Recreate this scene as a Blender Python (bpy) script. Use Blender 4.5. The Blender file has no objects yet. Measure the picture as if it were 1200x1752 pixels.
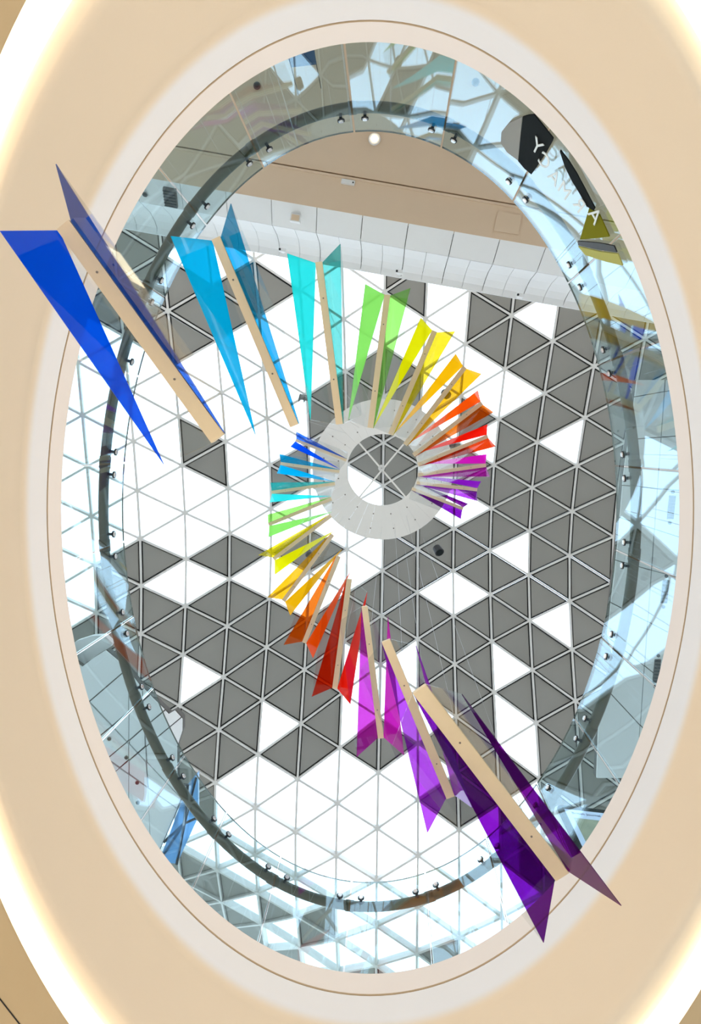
import bpy, bmesh, math, random
from mathutils import Vector, Matrix

random.seed(4)
S = bpy.context.scene
COL = S.collection

# ------------------------------------------------------------------ camera
F, PPX, PPY = 1100.0, 600.0, 876.0          # focal length and principal point for a 1200 x 1752 frame
EYE = 1.6
ROT = Matrix(((-0.9981138662, 0.0061634902, -0.0610796323),
              (0.0, 0.9949472330, 0.1003992208),
              (0.0613898207, 0.1002098544, -0.9930706294)))
cam_data = bpy.data.cameras.new('camera')
cam = bpy.data.objects.new('camera', cam_data)
COL.objects.link(cam)
cam_data.sensor_width = 36.0
cam_data.sensor_fit = 'AUTO'
cam_data.lens = F / 1752.0 * 36.0
cam_data.clip_end = 200
cam.matrix_world = Matrix.Translation((0, 0, EYE)) @ ROT.to_4x4()
S.camera = cam

# ------------------------------------------------------------------ sky, lamps, exposure
world = bpy.data.worlds.new('overcast_sky')
S.world = world
world.use_nodes = True
wb = world.node_tree.nodes['Background']
wb.inputs['Color'].default_value = (0.74, 0.87, 1.0, 1)
wb.inputs['Strength'].default_value = 3.7
S.view_settings.view_transform = 'Standard'
S.view_settings.look = 'None'
S.view_settings.gamma = 1
S.view_settings.use_curve_mapping = False
S.view_settings.exposure = 0.0
S.cycles.max_bounces = 14
S.cycles.diffuse_bounces = 6
S.cycles.glossy_bounces = 5
S.cycles.transparent_max_bounces = 28
S.cycles.transmission_bounces = 8
S.cycles.caustics_reflective = False
S.cycles.caustics_refractive = False
S.cycles.sample_clamp_indirect = 6.0

def downlight(x, y, z, power, colour):  # added fill source facing down, without a fixture
    d = bpy.data.lights.new('added_fill_lamp', 'AREA')
    d.shape = 'DISK'
    d.size = 0.9
    d.energy = power
    d.color = colour
    d.spread = math.radians(150)
    o = bpy.data.objects.new('added_fill_lamp', d)
    o.location = (x, y, z)
    COL.objects.link(o)
    return o

LAMP_WARM, LAMP_COOL = (1.0, 0.95, 0.88), (0.78, 0.90, 1.0)
LAMP_POWER = 215.0
# added fill lamps out of view, bounced off the floor to brighten the ceiling (world +X is the left of the photo)
for px_, py_, warm in ((9.5, 8, 1), (9.5, 2, 1), (9.5, -4, 1), (9.5, -10, 1), (9.5, -15, 1), (4, 10.5, 1), (-3, 10.5, 0),
                       (3.5, -15, 1), (-3.5, -15, 0), (-9.5, 8, 0), (-9.5, 2, 0), (-9.5, -4, 0), (-9.5, -10, 0), (-9.5, -15, 0)):
    downlight(px_, py_, EYE + 5.25, LAMP_POWER, LAMP_WARM if warm else LAMP_COOL)

# ------------------------------------------------------------------ helpers
def ray(u, v):
    d = ROT @ Vector(((u - PPX) / F, -(v - PPY) / F, -1.0))
    return d / d.z

def U(u, v, z):
    """World point at height z above the eye seen at photo position (u, v)."""
    p = ray(u, v) * z
    p.z += EYE
    return p

def link(name, me, mats=(), parent=None):
    o = bpy.data.objects.new(name, me)
    COL.objects.link(o)
    for m in mats:
        if m is not None and m.name not in [x.name for x in me.materials if x]:
            me.materials.append(m)
    if parent is not None:
        o.parent = parent
    return o

def mesh(name, verts, faces, mat, parent=None, smooth=False, fmats=None):
    me = bpy.data.meshes.new(name)
    me.from_pydata([tuple(v) for v in verts], [], faces)
    mats = mat if isinstance(mat, (list, tuple)) else [mat]
    for m in mats:
        me.materials.append(m)
    if fmats:
        for p, i in zip(me.polygons, fmats):
            p.material_index = i
    if smooth:
        for p in me.polygons:
            p.use_smooth = True
    me.update()
    o = bpy.data.objects.new(name, me)
    COL.objects.link(o)
    if parent is not None:
        o.parent = parent
    return o

def empty(name, loc=(0, 0, 0)):
    o = bpy.data.objects.new(name, None)
    COL.objects.link(o)
    o['_base'] = 1
    return o

def tag(o, label, cat, group=None):
    o['label'] = label
    o['category'] = cat
    if group:
        o['group'] = group
    if '_base' in o:
        del o['_base']
    return o

def struct(o, label=None):
    o['kind'] = 'structure'
    if label:
        o['label'] = label
    if '_base' in o:
        del o['_base']
    return o

def prism(pts, thick, direction=None):
    """Closed slab: polygon pts extruded by thick along direction (default its normal)."""
    pts = [Vector(p) for p in pts]
    n = len(pts)
    if direction is None:
        nn = Vector((0, 0, 0))
        for i in range(n):
            a, b = pts[i], pts[(i + 1) % n]
            nn += a.cross(b)
        direction = nn.normalized()
    off = direction * thick
    v = pts + [p + off for p in pts]
    f = [tuple(range(n))[::-1], tuple(range(n, 2 * n))]
    for i in range(n):
        j = (i + 1) % n
        f.append((i, j, n + j, n + i))
    return v, f

def box_between(a, b, side, w, up, h):
    """Bar from a to b, w wide along side, rising h along up."""
    s = side.normalized() * (w / 2)
    h_ = up.normalized() * h
    v = [a - s, a + s, a + s + h_, a - s + h_, b - s, b + s, b + s + h_, b - s + h_]
    f = [(0, 3, 2, 1), (4, 5, 6, 7), (0, 1, 5, 4), (1, 2, 6, 5), (2, 3, 7, 6), (3, 0, 4, 7)]
    return v, f

def join(parts):
    V, Fc = [], []
    for v, f in parts:
        o = len(V)
        V += list(v)
        Fc += [tuple(i + o for i in q) for q in f]
    return V, Fc

def tube(path, r, n=8, closed=False):
    path = [Vector(p) for p in path]
    m = len(path)
    V, Fc = [], []
    ref = Vector((0.123, 0.31, 0.94)).normalized()
    for i, p in enumerate(path):
        if closed:
            t = path[(i + 1) % m] - path[i - 1]
        else:
            t = path[min(i + 1, m - 1)] - path[max(i - 1, 0)]
        t.normalize()
        rr = ref if abs(t.dot(ref)) < 0.95 else Vector((1, 0, 0))
        a = t.cross(rr).normalized()
        b = t.cross(a)
        for k in range(n):
            an = 2 * math.pi * k / n
            V.append(p + a * (r * math.cos(an)) + b * (r * math.sin(an)))
    for i in range(m if closed else m - 1):
        j = (i + 1) % m
        for k in range(n):
            l = (k + 1) % n
            Fc.append((i * n + k, i * n + l, j * n + l, j * n + k))
    if not closed:
        Fc.append(tuple(range(n))[::-1])
        Fc.append(tuple((m - 1) * n + k for k in range(n)))
    return V, Fc

def disc(c, axis, r, h, n=12, r2=None):
    axis = axis.normalized()
    rr = Vector((1, 0, 0)) if abs(axis.x) < 0.8 else Vector((0, 1, 0))
    a = axis.cross(rr).normalized()
    b = axis.cross(a)
    r2 = r if r2 is None else r2
    V = [c + a * (r * math.cos(2 * math.pi * k / n)) + b * (r * math.sin(2 * math.pi * k / n)) for k in range(n)]
    V += [c + axis * h + a * (r2 * math.cos(2 * math.pi * k / n)) + b * (r2 * math.sin(2 * math.pi * k / n)) for k in range(n)]
    Fc = [tuple(range(n))[::-1], tuple(range(n, 2 * n))]
    Fc += [(k, (k + 1) % n, n + (k + 1) % n, n + k) for k in range(n)]
    return V, Fc

# ------------------------------------------------------------------ materials
def srgb(r, g, b):
    def c(x):
        x /= 255.0
        return x / 12.92 if x <= 0.04045 else ((x + 0.055) / 1.055) ** 2.4
    return (c(r), c(g), c(b))

def base_mat(name):
    m = bpy.data.materials.new(name)
    m.use_nodes = True
    nt = m.node_tree
    nt.nodes.clear()
    out = nt.nodes.new('ShaderNodeOutputMaterial')
    return m, nt, out

def principled(name, colour, rough=0.6, metal=0.0, spec=0.4, noise=0.0, scale=3.0, emit=None, strength=0.0, stretch=None):
    m, nt, out = base_mat(name)
    b = nt.nodes.new('ShaderNodeBsdfPrincipled')
    b.inputs['Roughness'].default_value = rough
    b.inputs['Metallic'].default_value = metal
    b.inputs['Specular IOR Level'].default_value = spec
    b.inputs['Base Color'].default_value = (*colour, 1)
    if noise:
        tc = nt.nodes.new('ShaderNodeTexCoord')
        no = nt.nodes.new('ShaderNodeTexNoise')
        no.inputs['Scale'].default_value = scale
        no.inputs['Detail'].default_value = 5
        mp = nt.nodes.new('ShaderNodeMapping')
        if stretch:
            mp.inputs['Scale'].default_value = stretch
        nt.links.new(tc.outputs['Object'], mp.inputs['Vector'])
        nt.links.new(mp.outputs['Vector'], no.inputs['Vector'])
        mx = nt.nodes.new('ShaderNodeMix')
        mx.data_type = 'RGBA'
        mx.inputs['A'].default_value = (*[max(0, c * (1 - noise)) for c in colour], 1)
        mx.inputs['B'].default_value = (*[min(1, c * (1 + noise)) for c in colour], 1)
        nt.links.new(no.outputs['Fac'], mx.inputs['Factor'])
        nt.links.new(mx.outputs['Result'], b.inputs['Base Color'])
    if emit:
        b.inputs['Emission Color'].default_value = (*emit, 1)
        b.inputs['Emission Strength'].default_value = strength
    nt.links.new(b.outputs['BSDF'], out.inputs['Surface'])
    return m

def glass(name, tint, ior=1.5, gloss_tint=(1, 1, 1), rough=0.0, wave=0.0, boost=1.0):
    """Clear sheet: tinted straight-through light plus Fresnel mirror reflection."""
    m, nt, out = base_mat(name)
    tr = nt.nodes.new('ShaderNodeBsdfTransparent')
    tr.inputs['Color'].default_value = (*tint, 1)
    gl = nt.nodes.new('ShaderNodeBsdfGlossy')
    gl.inputs['Color'].default_value = (*gloss_tint, 1)
    gl.inputs['Roughness'].default_value = rough
    fr = nt.nodes.new('ShaderNodeFresnel')
    fr.inputs['IOR'].default_value = ior
    geo = nt.nodes.new('ShaderNodeNewGeometry')
    inv = nt.nodes.new('ShaderNodeMath')          # fresnel must not flip to total reflection on back faces
    inv.operation = 'DIVIDE'
    ma = nt.nodes.new('ShaderNodeMix')
    ma.inputs['A'].default_value = ior
    ma.inputs['B'].default_value = 1.0 / ior
    nt.links.new(geo.outputs['Backfacing'], ma.inputs['Factor'])
    nt.links.new(ma.outputs['Result'], fr.inputs['IOR'])
    nt.nodes.remove(inv)
    if wave:
        tc = nt.nodes.new('ShaderNodeTexCoord')
        no = nt.nodes.new('ShaderNodeTexNoise')
        no.inputs['Scale'].default_value = 1.6
        no.inputs['Detail'].default_value = 2
        bp = nt.nodes.new('ShaderNodeBump')
        bp.inputs['Strength'].default_value = wave
        bp.inputs['Distance'].default_value = 0.02
        nt.links.new(tc.outputs['Object'], no.inputs['Vector'])
        nt.links.new(no.outputs['Fac'], bp.inputs['Height'])
        nt.links.new(bp.outputs['Normal'], gl.inputs['Normal'])
    mu = nt.nodes.new('ShaderNodeMath')
    mu.operation = 'MULTIPLY'
    mu.use_clamp = True
    mu.inputs[1].default_value = boost
    nt.links.new(fr.outputs['Fac'], mu.inputs[0])
    mx = nt.nodes.new('ShaderNodeMixShader')
    nt.links.new(mu.outputs['Value'], mx.inputs['Fac'])
    nt.links.new(tr.outputs['BSDF'], mx.inputs[1])
    nt.links.new(gl.outputs['BSDF'], mx.inputs[2])
    nt.links.new(mx.outputs['Shader'], out.inputs['Surface'])
    return m

def film(name, trans, frost=0.0, frost_col=None):
    """Coloured acrylic: tinted transparency, some of it milky (translucent), with a glossy face."""
    m, nt, out = base_mat(name)
    root = tuple(math.sqrt(max(0.0, min(1.0, c))) for c in trans)
    tr = nt.nodes.new('ShaderNodeBsdfTransparent')
    tr.inputs['Color'].default_value = (*root, 1)
    cur = tr.outputs['BSDF']
    if frost:
        tl = nt.nodes.new('ShaderNodeBsdfTranslucent')
        tl.inputs['Color'].default_value = (*frost_col, 1)
        mx = nt.nodes.new('ShaderNodeMixShader')
        mx.inputs['Fac'].default_value = frost
        nt.links.new(cur, mx.inputs[1])
        nt.links.new(tl.outputs['BSDF'], mx.inputs[2])
        cur = mx.outputs['Shader']
    gl = nt.nodes.new('ShaderNodeBsdfGlossy')
    gl.inputs['Roughness'].default_value = 0.03
    fr = nt.nodes.new('ShaderNodeFresnel')
    geo = nt.nodes.new('ShaderNodeNewGeometry')
    ma = nt.nodes.new('ShaderNodeMix')
    ma.inputs['A'].default_value = 1.45
    ma.inputs['B'].default_value = 1 / 1.45
    nt.links.new(geo.outputs['Backfacing'], ma.inputs['Factor'])
    nt.links.new(ma.outputs['Result'], fr.inputs['IOR'])
    mx = nt.nodes.new('ShaderNodeMixShader')
    nt.links.new(fr.outputs['Fac'], mx.inputs['Fac'])
    nt.links.new(cur, mx.inputs[1])
    nt.links.new(gl.outputs['BSDF'], mx.inputs[2])
    nt.links.new(mx.outputs['Shader'], out.inputs['Surface'])
    return m

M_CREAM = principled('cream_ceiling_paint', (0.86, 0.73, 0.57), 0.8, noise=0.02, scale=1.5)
M_FADE = principled('rim_to_cream_light_fade', (0.86, 0.73, 0.57), 0.8)
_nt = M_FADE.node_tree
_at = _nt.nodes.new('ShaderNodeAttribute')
_at.attribute_name = 'light_fade'
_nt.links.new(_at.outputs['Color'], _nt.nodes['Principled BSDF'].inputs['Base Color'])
M_RIM = principled('white_rim_paint', (0.85, 0.87, 0.92), 0.7, noise=0.01)
M_RIMIN = principled('warm_white_rim_paint', (0.87, 0.83, 0.82), 0.7, noise=0.01)
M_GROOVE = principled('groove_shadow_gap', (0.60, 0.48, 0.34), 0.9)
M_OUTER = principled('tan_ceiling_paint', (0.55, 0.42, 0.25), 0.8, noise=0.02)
M_COVE = principled('cove_diffuser', (1, 0.95, 0.8), 0.5, emit=(1.0, 0.90, 0.66), strength=2.2)
M_FLOOR = principled('pale_stone_floor', (0.78, 0.77, 0.76), 0.35, noise=0.06, scale=1.2)
M_WALL = principled('warm_white_wall', (0.88, 0.83, 0.75), 0.8, noise=0.03)
M_WALLR = principled('taupe_wall', (0.48, 0.43, 0.37), 0.8, noise=0.03)  # unseen wall, colour darkened so less light bounces from the right
M_PANEL = principled('grey_roof_panel', (0.32, 0.31, 0.285), 0.7, noise=0.05, scale=0.6)
M_GASKET = principled('black_gasket', (0.02, 0.02, 0.02), 0.8)
M_BAR = principled('pale_grey_steel', (0.75, 0.735, 0.71), 0.45, noise=0.03, spec=0.3)
M_PANE = glass('roof_glazing', (0.97, 0.985, 0.99))
M_BALGLASS = glass('balustrade_glass', (0.855, 0.945, 0.955), ior=1.62, gloss_tint=(0.74, 0.90, 1.0), wave=0.0, boost=1.0)
M_GLASSEDGE = principled('green_glass_edge', (0.62, 0.64, 0.63), 0.18, metal=0.9)
M_RAIL = principled('bronze_handrail', (0.15, 0.115, 0.075), 0.35, metal=0.5, noise=0.2)
M_CHROME = principled('brushed_chrome', (0.75, 0.75, 0.75), 0.25, metal=1.0)
M_DARK = principled('dark_fitting', (0.03, 0.03, 0.035), 0.5)
M_SOFFIT = principled('beige_soffit', (0.86, 0.67, 0.49), 0.8, noise=0.03)
M_FASCIA = principled('white_fascia_panel', (0.92, 0.92, 0.92), 0.55, noise=0.02)
M_GAP = principled('panel_gap', (0.16, 0.15, 0.14), 0.9)
M_WOOD = principled('pale_plywood', (0.93, 0.75, 0.50), 0.55, noise=0.07, scale=6, stretch=(1, 1, 1))
M_CLEAR = glass('clear_acrylic', (0.93, 0.94, 0.94), ior=1.42)
M_RING = principled('white_ring_board', (0.90, 0.865, 0.82), 0.6, noise=0.02)
M_SCREW = principled('dark_screw', (0.22, 0.19, 0.16), 0.5, metal=0.3)
M_WIRE = principled('steel_wire', (0.5, 0.5, 0.52), 0.4, metal=0.6)
M_BULB = principled('warm_bulb', (1, 0.9, 0.7), 0.4, emit=(1.0, 0.80, 0.50), strength=12)
M_MIRROR = film('blue_glazing', (0.20, 0.42, 0.80), .55, (0.42, 0.72, 1.0))
M_MATTEBLACK = principled('black_sign_board', (0.02, 0.024, 0.026), 0.9, spec=0.05)  # bezel and lenses, and the dark of the sign reflection on the glass
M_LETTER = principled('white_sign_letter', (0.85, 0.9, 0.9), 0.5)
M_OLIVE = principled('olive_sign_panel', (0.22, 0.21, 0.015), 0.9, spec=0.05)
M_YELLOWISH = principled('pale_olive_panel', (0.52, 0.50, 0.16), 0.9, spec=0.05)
M_SCREEN = principled('lit_screen', (0.55, 0.68, 0.95), 0.3, emit=(0.60, 0.74, 1.0), strength=0.55)
M_PICTURE = principled('screen_picture', (0.42, 0.45, 0.33), 0.4, noise=0.45, scale=5, emit=(0.36, 0.42, 0.32), strength=0.25)
M_SCRTEXT = principled('screen_text', (0.01, 0.02, 0.10), 0.4)
M_BANNER = principled('blue_banner', (0.015, 0.07, 0.20), 0.6, noise=0.5, scale=4)

# ------------------------------------------------------------------ building shell
Z_LIP = 6.0
X0, X1, Y0, Y1, ZTOP = -13.5, 13.5, -20.6, 13.0, 25.0

def slab(name, x0, x1, y0, y1, z0, z1, mat, label=None, parent=None):
    v = [(x, y, z) for z in (z0, z1) for x, y in ((x0, y0), (x1, y0), (x1, y1), (x0, y1))]
    f = [(3, 2, 1, 0), (4, 5, 6, 7), (0, 1, 5, 4), (1, 2, 6, 5), (2, 3, 7, 6), (3, 0, 4, 7)]
    return struct(mesh(name, v, f, mat, parent), label)

slab('floor', X0 - .3, X1 + .3, Y0 - .3, Y1 + .3, -0.2, 0.0, M_FLOOR, 'pale stone floor of the lower mall')
slab('wall_left', X1, X1 + .3, Y0 - .3, Y1 + .3, 0, ZTOP - 4, M_WALL, 'warm white wall')
slab('wall_right', X0 - .3, X0, Y0 - .3, Y1 + .3, 0, ZTOP - 4, M_WALLR, 'taupe wall')
slab('wall_front', X0, X1, Y0 - .3, Y0, 0, ZTOP - 4, M_WALL, 'warm white wall')
slab('wall_back', X0, X1, Y1, Y1 + .3, 0, ZTOP - 4, M_WALL, 'warm white wall')

NSEG = 192
def ell(cx, cy, a, b, z, n=NSEG):
    return [U(cx + a * math.cos(2 * math.pi * k / n), cy + b * math.sin(2 * math.pi * k / n), z) for k in range(n)]

def clampxy(p):
    return Vector((min(max(p.x, X0 + .02), X1 - .02), min(max(p.y, Y0 + .02), Y1 - .02), p.z))

def skin(name, rings, mats, fm=None, smooth=True, parent=None):
    V = [p for r in rings for p in r]
    n = len(rings[0])
    Fc, mi = [], []
    for i in range(len(rings) - 1):
        for k in range(n):
            l = (k + 1) % n
            Fc.append((i * n + k, (i + 1) * n + k, (i + 1) * n + l, i * n + l))
            mi.append(fm[i] if fm else 0)
    return mesh(name, V, Fc, mats, parent, smooth, mi)

def lip(s, z, f=1.0):
    return ell(634, 869, 529 * s, 797 * s, z)

def blend(s, z, t, c2=(635, 845, 716, 1100)):
    a = (634, 869, 529 * s, 797 * s)
    q = [a[i] * (1 - t) + c2[i] * t for i in range(4)]
    return ell(*q, z)

def up_from(ring, z):
    return [Vector((p.x, p.y, EYE + z)) for p in ring]

# rim of the opening, in two flat bands divided by a recessed groove
lip0 = lip(1.0, Z_LIP)
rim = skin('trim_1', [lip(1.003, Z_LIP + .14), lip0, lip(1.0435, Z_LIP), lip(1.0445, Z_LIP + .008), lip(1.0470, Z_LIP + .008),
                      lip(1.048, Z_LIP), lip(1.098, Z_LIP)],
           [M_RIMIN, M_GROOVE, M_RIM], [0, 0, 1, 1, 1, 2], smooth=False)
struct(rim, 'white rim round the oval ceiling opening, divided by a thin groove')
# cream ceiling: rises in a soft fillet from the rim to the lamp cove
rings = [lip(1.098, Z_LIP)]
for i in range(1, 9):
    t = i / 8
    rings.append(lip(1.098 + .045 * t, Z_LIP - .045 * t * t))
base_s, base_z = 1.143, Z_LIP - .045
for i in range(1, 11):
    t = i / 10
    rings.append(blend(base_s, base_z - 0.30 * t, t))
end = rings[-1]
for i in range(1, 5):
    t = i / 4
    q = [(635, 845, 716, 1100)[j] * (1 - t) + (640, 838, 742, 1168)[j] * t for j in range(4)]
    rings.append(ell(*q, base_z - .30 + .19 * t ** 1.4))
rings.append(up_from(rings[-1], base_z + .06))
M_FIL = M_CREAM
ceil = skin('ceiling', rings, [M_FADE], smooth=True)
_pa = ceil.data.color_attributes.new('light_fade', 'FLOAT_COLOR', 'POINT')      # soft light on the fillet put into the paint blend, rim to cream
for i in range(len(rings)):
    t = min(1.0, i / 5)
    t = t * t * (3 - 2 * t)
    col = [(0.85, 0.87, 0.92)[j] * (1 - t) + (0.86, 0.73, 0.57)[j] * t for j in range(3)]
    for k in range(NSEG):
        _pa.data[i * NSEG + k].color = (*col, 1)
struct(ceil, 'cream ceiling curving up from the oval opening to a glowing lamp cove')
zc = base_z + .02
cove = skin('cove_light', [ell(640, 838, 738, 1162, zc), ell(640, 815, 780.5, 1260.5, zc - .298)], [M_COVE], smooth=True)
tag(cove, 'glowing warm white oval lamp cove round the cream ceiling', 'lamp')
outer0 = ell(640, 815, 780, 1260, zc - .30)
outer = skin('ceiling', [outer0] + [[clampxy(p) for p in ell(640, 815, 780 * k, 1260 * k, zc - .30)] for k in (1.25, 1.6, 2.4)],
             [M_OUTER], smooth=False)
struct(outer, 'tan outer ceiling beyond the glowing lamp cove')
# floor of the level above
deck_z = Z_LIP + .14
deck0 = lip(1.003, deck_z)
deck = skin('floor', [deck0] + [[clampxy(Vector((p.x * k, p.y * k, EYE + deck_z))) for p in lip0] for k in (1.4, 2, 3.2, 5)] +
            [[Vector((clampxy(p * 1).x, clampxy(p * 1).y, EYE + deck_z + .12)) for p in [Vector((q.x * 5, q.y * 5, 0)) for q in lip0]]], [M_FLOOR], smooth=False)
struct(deck, 'pale stone floor of the upper walkway')

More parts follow.
